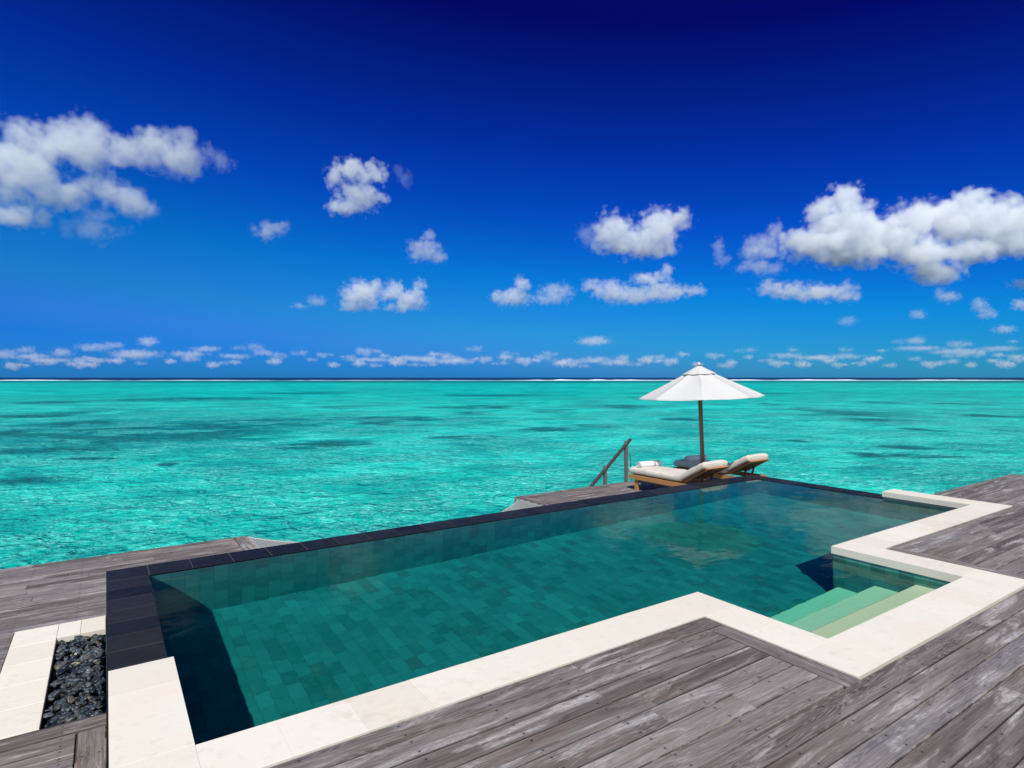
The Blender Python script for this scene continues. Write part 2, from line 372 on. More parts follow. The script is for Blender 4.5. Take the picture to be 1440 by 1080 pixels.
# reef flat, then the deep ocean past the reef line
reef_n = t.math('MULTIPLY', t.math('SUBTRACT', w2, .5), 200.)
al2 = t.math('ADD', along, reef_n)
lag = t.mix(t.math('MULTIPLY', t.ramp(al2, 360., 520.), t.ramp(w2, .3, .6, .45, .95)), lag, (.004, .13, .14))
lag = t.mix(t.ramp(along, 770., 860.), lag, (.003, .022, .075))
h1 = t.noise(t.vmath('MULTIPLY', Q, (.9, .9, 1.)), 1., 3., .55, .5)
h2 = t.noise(t.vmath('MULTIPLY', Q, (2.7, 2.7, 1.)), 1., 4., .6, .8)
h2 = t.math('MULTIPLY', h2, .42)
hh = t.math('ADD', h1, h2)
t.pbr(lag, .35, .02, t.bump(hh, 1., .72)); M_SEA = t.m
b = MB(); R_ = 40000
ring = [(R_*cos(2*pi*k/96), R_*sin(2*pi*k/96), ZSEA) for k in range(96)]
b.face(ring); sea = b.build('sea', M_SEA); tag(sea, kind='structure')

t = NT('sea_foam'); p = t.pos(); n = t.noise(p, .08, 5., .7); t.pbr(t.mix(n, (.55, .63, .68), (.9, .92, .93)), .8, .2); M_FOAM = t.m
b = MB()
def breaker(s0, s1, a, w, hgt):
    n = max(6, int((s1-s0)/9)); vs = []; fs = []
    for i in range(n+1):
        s = s0+(s1-s0)*i/n; k = abs(sin(pi*i/n))**.4
        wob = mnoise.noise((s*.013, a*.1, 0))*14+mnoise.noise((s*.06, a, 3))*4
        hh_ = hgt*k*(.35+1.3*abs(mnoise.noise((s*.04, a*.3, 9)))+.5*random.random()); ww = w*(.4+.6*k)
        for da, dz in ((-ww, .0), (-ww*.35, hh_), (ww*.3, hh_*.8), (ww, 0)):
            q = RGT*s+FWD*(a+wob+da); vs.append((q.x, q.y, ZSEA+.03+dz))
    for i in range(n):
        for j in range(3): fs.append((i*4+j, i*4+j+1, (i+1)*4+j+1, (i+1)*4+j))
    b.mesh(vs, [tuple(reversed(f)) for f in fs])
for k in range(9): breaker(-950+k*210, -950+(k+1)*210+8, 806+random.uniform(-3, 3), 5, .5)
s = -900
while s < 900:
    L = random.uniform(40, 190)
    if random.random() < .6: breaker(s, s+L*1.05, 800+random.uniform(-16, 18), random.uniform(6, 15), random.uniform(.4, 1.7))
    if random.random() < .35: breaker(s, s+L*.7, 850+random.uniform(-10, 30), random.uniform(5, 12), random.uniform(.5, 1.4))
    s += L
o = b.build('reef_surf', M_FOAM, smooth=True)
tag(o, 'white line of surf breaking along the far reef', 'surf', kind='stuff')

# ------------------------------------------------------------------ decks
BW, GAP = .143, .005
def row_boards(b, x0, x1, y0, y1, ztop, th=.028):
    """boards along x filling a strip, butted at joists"""
    x = x0
    while x < x1-.02:
        L = random.choice([2.3, 2.76, 3.22, 3.68]); 
        if x == x0: L *= random.uniform(.4, 1)
        e = min(x+L, x1)
        if x1-e < .5: e = x1
        dz = random.uniform(-.0012, .0012)
        b.box((x+.001, y0, ztop-th), (e-.001, y1, ztop+dz), .003, 0)
        x = e
def col_board(b, x0, x1, y0, y1, ztop, th=.028, seg=3.):
    y = y0
    while y < y1-.02:
        e = min(y+seg, y1)
        if y1-e < .4: e = y1
        b.box((x0, y+.001, ztop-th), (x1, e-.001, ztop+random.uniform(-.001, .001)), .003, 1); y = e
ZU = -.006
b = MB(); pitch = BW+GAP
XL, XR, YB = .012*H, 7.82*H, -2.2*H
y = 1.632*H; k = 0
def deck_strip(y0, y1, first):
    cuts = [c for c in (1.012*H, 1.634*H, 1.690*H) if y0+.004 < c < y1-.004]
    ys = [y0]+cuts+[y1]
    for a_, b_ in zip(ys[:-1], ys[1:]):
        mid = (a_+b_)/2/H
        if mid < 1.012: spans = [(XL, XR)]
        elif mid < 1.634: spans = [(XL, 2.078*H-(0 if first else pitch)), (3.775*H+pitch, XR)]
        elif mid < 1.690: spans = [(3.775*H+pitch, XR)]
        else: spans = [(5.865*H, XR)]
        lo = a_+(.003 if a_ != y0 else 0); hi = b_-(.001 if b_ != y1 else 0)
        if hi-lo < .012: continue
        for c0, c1 in spans: row_boards(b, c0, c1, lo, hi, ZU)
while y > YB:
    deck_strip(y-BW, y, k == 0); y -= pitch; k += 1
y = 1.632*H+GAP
while y+BW < 2.30*H:
    deck_strip(y, y+BW, False); y += pitch
YTOP = y
col_board(b, 2.078*H-BW, 2.078*H, 1.012*H-.02, 1.632*H-pitch, ZU)
col_board(b, 3.775*H, 3.775*H+BW, 1.012*H-.02, 1.685*H, ZU)
dk = b.build('pool_deck', M_DECK); tag(dk, kind='structure')
b = MB()
for poly in ([(XL, YB), (XR, YB), (XR, 1.0*H), (XL, 1.0*H)], [(XL, 1.0*H), (2.07*H, 1.0*H), (2.07*H, 1.62*H), (XL, 1.62*H)], [(3.8*H, 1.0*H), (XR, 1.0*H), (XR, 1.67*H), (3.8*H, 1.67*H)], [(5.9*H, 1.67*H), (XR, 1.67*H), (XR, YTOP-.02), (5.9*H, YTOP-.02)]):
    b.prism(poly, ZU-.2, ZU-.034)
for x in (.3, 1.7, 3.2, 4.6, 6.0, 7.5):
    for y in (-1.8, -.3, .8): b.prism([(x*H-.12, y*H-.12), (x*H+.12, y*H-.12), (x*H+.12, y*H+.12), (x*H-.12, y*H+.12)], ZSEA-1, ZU-.2, top=False, bottom=False)
b.prism([(7.4*H, 2.0*H), (7.55*H, 2.0*H), (7.55*H, 2.15*H), (7.4*H, 2.15*H)], ZSEA-1, ZU-.2, top=False, bottom=False)
sub = b.build('deck_joists', M_JOIST, dk)

ZL = -.36*H
b = MB()
XA, XB, YN, YF = -3.2*H, .985*H, 1.2*H, 5.56*H
TXO, TXI, TYN, TYI, TYO = -.4026*H, -.2135*H, 2.946*H, 3.925*H, 4.14*H
col_board(b, XB-BW, XB, TYO+.01, YF, ZL)
y = YF
while y-BW > YN:
    y0, y1 = y-BW, y
    if y0 > TYO: row_boards(b, XA, XB-pitch, y0, y1, ZL)
    elif y1 > TYO+.02:
        row_boards(b, XA, XB-pitch, TYO+.005, y1, ZL); row_boards(b, XA, TXO-.004, y0, TYO+.002, ZL)
    elif y1 > TYN+.02: row_boards(b, XA, TXO-.004, max(y0, TYN), y1, ZL)
    y -= pitch
y = TYN-.003; k = 0
while y-BW > YN:
    if k == 0: row_boards(b, XA, .004, y-BW*1.22, y, ZL); y -= BW*1.22+GAP
    else: row_boards(b, XA, -.092*H-.006, y-BW, y, ZL); y -= pitch
    k += 1
col_board(b, -.092*H, .002, YN, TYN-.003-BW*1.22-GAP, ZL)
b.bar((XB+.014, TYO, ZL-.105), (XB+.014, YF+.014, ZL-.105), .026, .19); b.bar((XA, YF+.014, ZL-.105), (XB, YF+.014, ZL-.105), .026, .19)
sd = b.build('side_deck', M_DECK); tag(sd, kind='structure')
b = MB()
b.prism([(XA, TYO+.05), (XB-.02, TYO+.05), (XB-.02, YF-.02), (XA, YF-.02)], ZL-.2, ZL-.034)
b.prism([(XA, YN), (TXO-.02, YN), (TXO-.02, TYO+.05), (XA, TYO+.05)], ZL-.2, ZL-.036)
b.prism([(TXO-.02, YN), (0, YN), (0, TYN-.02), (TXO-.02, TYN-.02)], ZL-.2, ZL-.038)
for x, y in ((-2.8, 5.3), (-1.2, 5.3), (.7, 5.3), (-2.8, 3), (-1.2, 3)):
    b.prism([(x*H-.1, y*H-.1), (x*H+.1, y*H-.1), (x*H+.1, y*H+.1), (x*H-.1, y*H+.1)], ZSEA-1, ZL-.2, top=False, bottom=False)
b.build('deck_joists', M_JOIST, sd)

SX0, SX1, SY0, SY1 = 3.88*H, 6.95*H, 3.995*H, 5.66*H
b = MB(); y = SY1
while y-BW > SY0-.05:
    row_boards(b, SX0+pitch, SX1, max(y-BW, SY0), y, ZL); y -= pitch
col_board(b, SX0, SX0+BW, SY0, SY1, ZL)
b.bar((SX0-.014, SY0, ZL-.105), (SX0-.014, SY1+.014, ZL-.105), .026, .19); b.bar((SX0, SY1+.014, ZL-.105), (SX1, SY1+.014, ZL-.105), .026, .19); b.bar((SX1+.014, SY0, ZL-.105), (SX1+.014, SY1+.014, ZL-.105), .026, .19)
ld = b.build('sun_deck', M_DECK); tag(ld, kind='structure')
b = MB(); b.prism([(SX0+.02, SY0+.01), (SX1-.02, SY0+.01), (SX1-.02, SY1-.02), (SX0+.02, SY1-.02)], ZL-.2, ZL-.034)
for x, y in ((4.1, 5.5), (5.4, 5.5), (6.7, 5.5)):
    b.prism([(x*H-.1, y*H-.1), (x*H+.1, y*H-.1), (x*H+.1, y*H+.1), (x*H-.1, y*H+.1)], ZSEA-1, ZL-.2, top=False, bottom=False)
b.build('deck_joists', M_JOIST, ld)

# ------------------------------------------------------------------ swimming pool
pool = thing('swimming_pool', 'long green tiled infinity pool with cream coping and black overflow edge', 'swimming pool', (0, 0, 0))
PX0, PX1, PY0, PY1 = .194*H, 5.65*H, 1.83*H, 3.77*H
NX0, NX1, NY = 2.283*H, 3.577*H, 1.22*H; PY2 = 1.885*H
ZW = -.066*H; ZF = -.79*H; ZE = -.062*H; CT = .072        # water, floor, weir top, slab thickness
b = MB(); b.face([(PX0, PY0, ZF), (NX0, PY0, ZF), (NX0, NY, ZF), (NX1, NY, ZF), (NX1, PY2, ZF), (PX1, PY2, ZF), (PX1, PY1, ZF), (PX0, PY1, ZF)])
fl = b.build('pool_floor', pool_tile('floor_tile', 'xy'), pool)
def wallx(y, x0, x1, zt, flip=False):
    q = [(x0, y, ZF), (x1, y, ZF), (x1, y, zt), (x0, y, zt)]
    return q if not flip else q[::-1]
def wally(x, y0, y1, zt): return [(x, y0, ZF), (x, y1, ZF), (x, y1, zt), (x, y0, zt)]
ZC = -CT-.001
M_WX, M_WY = pool_tile('long_wall_tile', 'xz', .12, .26), pool_tile('end_wall_tile', 'yz', .12, .26, 1.15)
walls = []
for q, m_ in ((wallx(PY1, PX0, PX1, ZE-.032), M_WX), (wallx(PY0, PX0, NX0, ZC)[::-1], M_WX), (wallx(NY, NX0, NX1, ZC)[::-1], M_WX), (wallx(PY2, NX1, PX1, ZC)[::-1], M_WX),
              (wally(PX0, PY0, PY1, ZE-.032), M_WY), (wally(PX1, PY2, PY1, ZE-.032), M_WY), (wally(NX1, NY, PY2, ZC), M_WY), (wally(NX0, NY, PY0, ZC)[::-1], M_WY)):
    b = MB(); b.face(q); walls.append(b.build('pool_wall', m_, pool))
# overflow weir: a black core with granite cap slabs
OX0, OX1, OY1 = .0, 5.86*H, 3.98*H
CY = 2.465*H; CY2 = 2.545*H
b = MB(); zb = -1.75
b.prism([(OX0+.006, CY), (PX0-.004, CY), (PX0-.004, PY1+.004), (PX1+.004, PY1+.004), (PX1+.004, CY2), (OX1-.006, CY2), (OX1-.006, OY1-.006), (OX0+.006, OY1-.006)], zb, ZE-.0315)
wc = b.build('overflow_wall', M_BLACK, pool)
b = MB(); g = .0016
def slab(x0, x1, y0, y1, z1, th, c=.003): b.box((x0+g/2, y0+g/2, z1-th), (x1-g/2, y1-g/2, z1+random.uniform(-.0006, .0006)), c)
y = CY
nrow = 8; step = (PY1-CY)/nrow
for k in range(nrow): slab(OX0, PX0, CY+k*step, CY+(k+1)*step, ZE, .03)
slab(OX0, PX0, PY1, OY1, ZE, .03)
n = 26; st = (PX1-PX0)/n
for k in range(n): slab(PX0+k*st, PX0+(k+1)*st, PY1, OY1, ZE, .03)
slab(PX1, OX1, PY1, OY1, ZE, .03)
n = 6; st = (PY1-CY2)/n
for k in range(n): slab(PX1, OX1, CY2+k*st, CY2+(k+1)*st, ZE, .03)
cp = b.build('overflow_edge', M_BLACK, pool)
b = MB()                                                # pale grout just below the slab faces
b.prism([(OX0+.004, CY+.002), (PX0-.003, CY+.002), (PX0-.003, PY1+.003), (PX1+.003, PY1+.003), (PX1+.003, CY2+.002), (OX1-.004, CY2+.002), (OX1-.004, OY1-.004), (OX0+.004, OY1-.004)], ZE-.004, ZE-.0012, bottom=False, sides=False)
b.build('grout', M_GROUT, cp)
# cream coping slabs
b = MB(); ov = .012; g = .0006
def slabs_x(x0, x1, y0, y1, L=.34):
    n = max(1, round((x1-x0)/L)); st = (x1-x0)/n
    for k in range(n): slab(x0+k*st, x0+(k+1)*st, y0, y1, 0, CT, .0009)
def slabs_y(x0, x1, y0, y1, L=.34):
    n = max(1, round((y1-y0)/L)); st = (y1-y0)/n
    for k in range(n): slab(x0, x1, y0+k*st, y0+(k+1)*st, 0, CT, .0009)
COX = .006*H; CON = 1.636*H
slabs_y(COX, PX0+ov, CON, CY, .33)
slabs_x(PX0+ov, NX0-.201*H, CON, PY0+ov, .345)
slabs_y(NX0-.201*H, NX0+ov, 1.014*H, PY0+ov, .34)
slabs_x(NX0+ov, NX1-ov, 1.014*H, NY+ov, .345)
slabs_y(NX1-ov, 3.771*H, 1.014*H, PY2+ov, .34)
slabs_x(3.771*H, PX1-ov, 1.692*H, PY2+ov, .345)
slabs_y(PX1-ov, 5.86*H, 1.692*H, CY2, .34)
co = b.build('coping', M_LIME, pool)
# structure under the coping
b = MB(); zt = -CT-.002; e = .004
b.prism([(COX+e, CON+e), (COX+e, CY-e), (PX0-e, CY-e), (PX0-e, PY0-e), (NX0-e, PY0-e), (NX0-e, NY-e), (NX1+e, NY-e), (NX1+e, PY2-e), (PX1+e, PY2-e), (PX1+e, CY2-e), (5.85*H, CY2-e), (5.85*H, 1.70*H), (3.76*H, 1.70*H), (3.76*H, 1.02*H), (2.09*H, 1.02*H), (2.09*H, CON+e)][::-1], zb, zt)
b.prism([(OX0+.1, CON+.1), (OX1-.1, CON+.1), (OX1-.1, OY1-.1), (OX0+.1, OY1-.1)], zb-.25, zb-.01)
for x in (.5, 2.0, 3.6, 5.3):
    for y in (1.9, 3.6): b.prism([(x*H-.15, y*H-.15), (x*H+.15, y*H-.15), (x*H+.15, y*H+.15), (x*H-.15, y*H+.15)], ZSEA-1, zb-.25, top=False, bottom=False)
b.build('pool_shell', M_CONC, pool)
# three submerged steps in the side bay
M_STEP = pool_tile('pale_step_tile', 'xy', .66, .40, 1, True)
steps = []
for (yf, dep) in ((1.855, .600), (1.652, .395), (1.444, .185)):
    b = MB(); y1 = yf*H
    b.box((NX0+.003, NY+.003, ZF+.002), (NX1-.003, y1, -dep*1.0*H), .006)
    steps.append(b.build('step', M_STEP, pool))
# water
t = NT('pool_water'); p = t.pos()
h = t.math('ADD', t.noise(t.vmath('MULTIPLY', p, (1.2, 2.2, 1.)), 1.6, 3., .5, .4), t.math('MULTIPLY', t.noise(p, 11., 2., .5, .3), .14))
nb = t.bump(h, .13, .03)
rf = t.n('ShaderNodeBsdfRefraction', {'Color': (1, 1, 1, 1), 'Roughness': 0., 'IOR': 1.333, 'Normal': nb})
gg = t.n('ShaderNodeBsdfGlossy', {'Color': (1, 1, 1, 1), 'Roughness': 0.02, 'Normal': nb})
fr = t.n('ShaderNodeFresnel', {'IOR': 1.07, 'Normal': nb})
mx = t.n('ShaderNodeMixShader', {0: fr.outputs[0], 1: rf.outputs[0], 2: gg.outputs[0]})
t.t.links.new(mx.outputs[0], t.out.inputs[0])
M_WATER = t.m
t = NT('water_absorption'); ab = t.n('ShaderNodeVolumeAbsorption', {'Color': (0., .895, .90, 1), 'Density': 1.3})
t.t.links.new(ab.outputs[0], t.out.inputs[1]); M_BODY = t.m
b = MB(); poly = [(PX0-.003, PY0-.003), (NX0-.003, PY0-.003), (NX0-.003, NY-.003), (NX1+.003, NY-.003), (NX1+.003, PY2-.003), (PX1+.003, PY2-.003), (PX1+.003, PY1+.003), (PX0-.003, PY1+.003)]
b.prism(poly, ZF-.02, ZW, bottom=False, sides=False)
wa = b.build('water_surface', M_WATER, pool, smooth=True)
b = MB(); b.prism(poly, ZF-.02, ZW+.003); wb = b.build('water', M_BODY, pool)
wa.cycles.is_caustics_caster = True
for o in [fl]+walls+steps: o.cycles.is_caustics_receiver = True

# ------------------------------------------------------------------ overflow trough and its pebbles
tr = thing('overflow_trough', 'sunken trough framed in cream stone beside the black pool wall', 'trough', ((TXO+0)/2, TYN, ZL-.16))
def local(b, root):
    o = root.location; b.v = [(x-o.x, y-o.y, z-o.z) for x, y, z in b.v]; return b
b = MB()
def slab_at(x0, x1, y0, y1): b.box((x0+.001, y0+.001, ZL-.05), (x1-.001, y1-.001, ZL+.004+random.uniform(-.0006, .0006)), .003)
n = 5; st = (TYO-TYN)/n
for k in range(n): slab_at(TXO, TXI, TYN+k*st, TYN+(k+1)*st)
slab_at(TXI, TXI/2-.01, TYI, TYO); slab_at(TXI/2-.01, -.002, TYI, TYO)
local(b, tr).build('curb', M_LIME, tr)
b = MB(); b.prism([(TXO+.02, TYN-.01), (.0, TYN-.01), (.0, TYO-.02), (TXO+.02, TYO-.02)], ZL-.2, ZL-.15, sides=True)
b.prism([(TXO+.03, TYN-.01), (TXI-.01, TYN-.01), (TXI-.01, TYO-.02), (TXO+.03, TYO-.02)], ZL-.149, ZL-.052)
b.prism([(TXI-.009, TYI+.01), (-.003, TYI+.01), (-.003, TYO-.02), (TXI-.009, TYO-.02)], ZL-.149, ZL-.052)
b.prism([(TXI-.009, TYN-.03), (-.003, TYN-.03), (-.003, TYN-.008), (TXI-.009, TYN-.008)], ZL-.149, ZL-.032)
local(b, tr).build('trough_bed', M_JOIST, tr)
t = NT('wet_slate_pebble'); r = t.isl(); p = t.obj(); n = t.noise(p, 60., 4., .6); n2 = t.noise(p, 25., 3., .6, 1.)
r2 = t.math('FRACT', t.math('MULTIPLY', r, 13.7))
c = t.mix(t.math('MULTIPLY', r, r), (.009, .013, .018), (.11, .135, .16)); c = t.mix(t.ramp(r2, .90, .97), c, (.10, .085, .065)); c = t.mix(t.ramp(r2, .985, .99), c, (.42, .38, .30))
c = t.mix(t.math('MULTIPLY', t.ramp(n2, .60, .72), .6), c, (.15, .13, .10)); c = t.mix(t.ramp(n, .3, .6, .5, 0), c, (.008, .009, .011))
t.pbr(c, t.ramp(n, .3, .7, .28, .6), .4, t.bump(n, .35, .003)); M_PEB = t.m
bm0 = bmesh.new(); bmesh.ops.create_icosphere(bm0, subdivisions=2, radius=1); IV = [v.co.copy() for v in bm0.verts]; IF = [[v.index for v in f.verts] for f in bm0.faces]; bm0.free()
b = MB()
for k in range(600):
    x = random.uniform(TXI+.022, -.03); y = random.uniform(TYN+.02, TYI-.02); lay = k < 260
    L = random.choice((1, 1, 1.35))*random.uniform(.024, .050); sx, sy, sz = L, L*random.uniform(.5, .85), L*random.uniform(.3, .55)
    R3 = Matrix.Rotation(random.uniform(0, 6.3), 3, 'Z') @ Matrix.Rotation(random.gauss(0, .45), 3, 'X') @ Matrix.Rotation(random.gauss(0, .4), 3, 'Y')
    z = ZL+(-.085 if lay else random.uniform(-.055, -.022)); sd_ = random.uniform(0, 99)
    x = min(max(x, TXI+sx*.8), -.008-sx*.8)
    cut = [Vector((random.gauss(0, 1), random.gauss(0, 1), random.gauss(0, 1))).normalized() for _ in range(7)]
    vs = []
    for v in IV:
        q = v*(1+.28*mnoise.noise(v*1.3+Vector((sd_, 0, 0))))
        for cdir in cut:
            dd_ = q.dot(cdir)
            if dd_ > .5: q = q-cdir*(dd_-.5)*.92
        vs.append(R3 @ Vector((q.x*sx, q.y*sy, q.z*sz))+Vector((x, y, z)))
    b.mesh(vs, IF)
o = b.build('pebbles', M_PEB, smooth=True); tag(o, 'dark wet slate pebbles filling the trough beside the black wall', 'pebbles', kind='stuff')

# ------------------------------------------------------------------ rope net slung over the water between the two lower decks
net = thing('rope_net', 'pale rope net slung over the water between two timber decks', 'net', (XB, SY0, ZL))
NXA, NXB = XB+.05, SX0-.05
def net_edge(x):
    u = (x-NXA)/(NXB-NXA); return 5.57*H-.42*H*max(0., 1-(2*u-1)**2)**.8
def net_z(x, y):
    u = (x-NXA)/(NXB-NXA); return ZL-.03-.20*(1-(2*u-1)**2)*(.4+.6*min(1, (y-SY0)/2.2))
b = MB()
def strand(pts, r):
    if len(pts) > 1: b.tube([(p[0], p[1], net_z(*p)) for p in pts], r, 3, False)
cell = .036
x = NXA+cell
while x < NXB:
    y0, y1 = SY0+.02, net_edge(x)
    if y1 > y0+.05:
        n = max(2, int((y1-y0)/.25)); strand([(x, y0+(y1-y0)*i/n) for i in range(n+1)], .0042)
    x += cell
y = SY0+.03
while y < 5.5*H:
    seg = []
    for i in range(121):
        x = NXA+(NXB-NXA)*i/120
        if net_edge(x) > y: seg.append((x, y))
        elif seg: strand(seg, .0042); seg = []
    strand(seg, .0042); y += cell
local(b, net).build('mesh', M_CORD, net)
b = MB(); pts = [(NXA+(NXB-NXA)*i/90, max(net_edge(NXA+(NXB-NXA)*i/90), SY0+.03)) for i in range(91)]
b.tube([(p[0], p[1], net_z(*p)) for p in pts], .013, 6)
local(b, net).build('edge_rope', M_CORD, net, smooth=True)
for xx, sgn in ((NXA, -1), (NXB, 1)):
    b = MB(); b.tube([(xx, SY0+.02, ZL-.03), (xx, 5.53*H, ZL-.03)], .016, 6)
    for k in range(14):
        yy = SY0+.08+k*(5.5*H-SY0-.1)/13; b.tube([(xx, yy, ZL-.03), (xx+sgn*.03, yy+.012, ZL-.005), (xx+sgn*.05, yy+.03, ZL-.02)], .006, 4)
    local(b, net).build('lashing', M_CORD, net, smooth=True)

# ------------------------------------------------------------------ stair handrail at the sea edge of the sun deck
hr = thing('stair_handrail', 'grey timber handrail sloping down to the sea at the edge of the sun deck', 'handrail', (5.656*H, 5.69*H, ZL))
yr = 5.69*H
b = MB(); b.bar((5.656*H, yr, ZL-.5), (5.656*H, yr, ZL+.525*H), .062, .062, (0, 1, 0)); local(b, hr).build('post', M_POST, hr, bevel=.004)
b = MB(); b.bar((5.285*H, yr, ZL-1.0), (5.285*H, yr, ZL+.228*H), .062, .062, (0, 1, 0)); local(b, hr).build('post', M_POST, hr, bevel=.004)
b = MB(); b.bar((4.60*H, yr, ZL-.365*H), (5.74*H, yr, ZL+.55*H), .07, .042); local(b, hr).build('rail', M_RAIL, hr, bevel=.006)
b = MB(); b.tube([(5.70*H, yr-.03, ZL+.36*H), (5.705*H, yr-.05, ZL+.30*H), (5.712*H, yr-.05, ZL+.2*H), (5.72*H, yr-.06, ZL+.02)], .008, 6); local(b, hr).build('safety_rope', M_JOIST, hr, smooth=True)

# ------------------------------------------------------------------ sun loungers
LW = .69; LFLAT = 1.27; LBACK = .66; ANG = rad(29)
def lounger_path(s, off=0.):
    """point on the bed line s metres from the foot (local y runs towards the foot), lifted off along its normal"""
    z0 = .315; bend = .16
    if s <= LFLAT-bend/2: return Vector((0, -s, z0+off)), 0.
    if s >= LFLAT+bend/2:
        a = ANG; e = s-LFLAT
    else:
        a = ANG*(s-LFLAT+bend/2)/bend; e = 0
    if s < LFLAT+bend/2:
        k = (s-LFLAT+bend/2); p = Vector((0, -(LFLAT-bend/2)-k*cos(a/2), z0+k*sin(a/2)))
    else:
        p = Vector((0, -(LFLAT-bend/2)-bend*cos(ANG/2), z0+bend*sin(ANG/2)))+Vector((0, -cos(ANG), sin(ANG)))*(e-bend/2)
    return p+Vector((0, sin(a), cos(a)))*off, a
def cushion_mesh(b, length, w, th, s0=0.0):
    NS, NC = 96, 40
    vs = []; fs = []
    for i in range(NS+1):
        s = s0+length*i/NS; e = min(i, NS-i)/NS*length
        kx = min(1, sqrt(max(0, 1-(1-min(e/.05, 1))**2))+.02)
        base, a = lounger_path(min(max(s, 0), LFLAT+LBACK+.1)); nrm = Vector((0, sin(a), cos(a)))
        for j in range(NC):
            an = 2*pi*j/NC; c_, s_ = cos(an), sin(an)
            X = w/2*(abs(c_)**.35)*(1 if c_ > 0 else -1); Zc = (abs(s_)**.55)*(1 if s_ > 0 else -1)
            # tufted top: pillows between rows of buttons, seams at the ends of each panel
            tu = .5+.5*abs(sin(pi*s/.19)); tv = .55+.45*abs(sin(pi*(X+w/2)/(w/3)))
            puff = (tu*.6+tv*.4) if Zc > 0 else 1.
            wob = .010*mnoise.noise(Vector((X*5, s*5, 1.7)))+.006*mnoise.noise(Vector((X*14, s*14, 4)))
            h = th/2*Zc*kx*(.72+.34*puff)+(wob if Zc > 0 else 0)
            vs.append(Vector((X*(.97+.03*kx), base.y, base.z))+nrm*(th/2+h+.002))
    for i in range(NS):
        for j in range(NC): fs.append((i*NC+j, (i+1)*NC+j, (i+1)*NC+(j+1) % NC, i*NC+(j+1) % NC))
    fs.append(tuple(range(NC))); fs.append(tuple(reversed(range(NS*NC, NS*NC+NC))))
    b.mesh(vs, fs)
def make_lounger(loc, label):
    root = thing('sun_lounger', label, 'sun lounger', loc, 0, 'sun loungers on the deck beside the pool')
    LF = 1.80
    b = MB()
    for sx in (-1, 1): b.bar((sx*(LW/2-.018), 0, .262), (sx*(LW/2-.018), -LF, .262), .034, .088)
    b.bar((-LW/2+.036, -.02, .262), (LW/2-.036, -.02, .262), .034, .08); b.bar((-LW/2+.036, -LF+.02, .262), (LW/2-.036, -LF+.02, .262), .034, .08)
    b.build('frame', M_TEAK, root, bevel=.004)
    b = MB(); y = -.07
    while y > -LFLAT+.03: b.bar((-LW/2+.037, y, .296), (LW/2-.037, y, .296), .058, .016); y -= .076
    b.build('slats', M_TEAK, root)
    for sx in (-1, 1):
        for yy in (-.17, -LF+.12):
            b = MB(); b.bar((sx*(LW/2-.058), yy, 0), (sx*(LW/2-.058), yy, .3), .044, .085, (0, 1, 0)); b.build('leg', M_TEAK, root, bevel=.004)
    b = MB()
    pa, _ = lounger_path(LFLAT+.09, -.012); pb, _ = lounger_path(LFLAT+LBACK, -.012)
    for sx in (-1, 1): b.bar(pa+Vector((sx*(LW/2-.065), 0, -.01)), pb+Vector((sx*(LW/2-.065), 0, 0)), .04, .04, (0, 1, 1))
    b.bar(pb+Vector((-LW/2+.045, 0, 0)), pb+Vector((LW/2-.045, 0, 0)), .04, .03, (0, 1, 1))
    bf = b.build('backrest', M_TEAK, root, bevel=.003)
    b = MB(); s = LFLAT+.12
    while s < LFLAT+LBACK+.01:
        p_, a_ = lounger_path(s, -.004); b.bar(p_+Vector((-LW/2+.012, 0, 0)), p_+Vector((LW/2-.012, 0, 0)), .062, .016, (0, sin(a_), cos(a_))); s += .071
    b.build('back_slats', M_BACK, bf)
    p_, _ = lounger_path(LFLAT+.42, -.03)
    for sx in (-1, 1):
        b = MB(); b.bar(p_+Vector((sx*(LW/2-.22), 0, 0)), Vector((sx*(LW/2-.22), p_.y+.06, .24)), .028, .028, (0, 1, 0)); b.build('back_prop', M_BACK, bf)
    b = MB(); cushion_mesh(b, LFLAT+LBACK+.03, LW-.01, .138, -.01); b.build('mattress', M_CUSH, root, smooth=True)
    return root
lounger_a = make_lounger((5.28*H+LW/2, 5.27*H, ZL), 'teak sun lounger nearer the handrail, with a sunlit white towel on its cushion')
lounger_b = make_lounger((6.18*H+LW/2, 5.36*H, ZL), 'teak sun lounger behind the parasol pole, its foot end in the parasol shade')
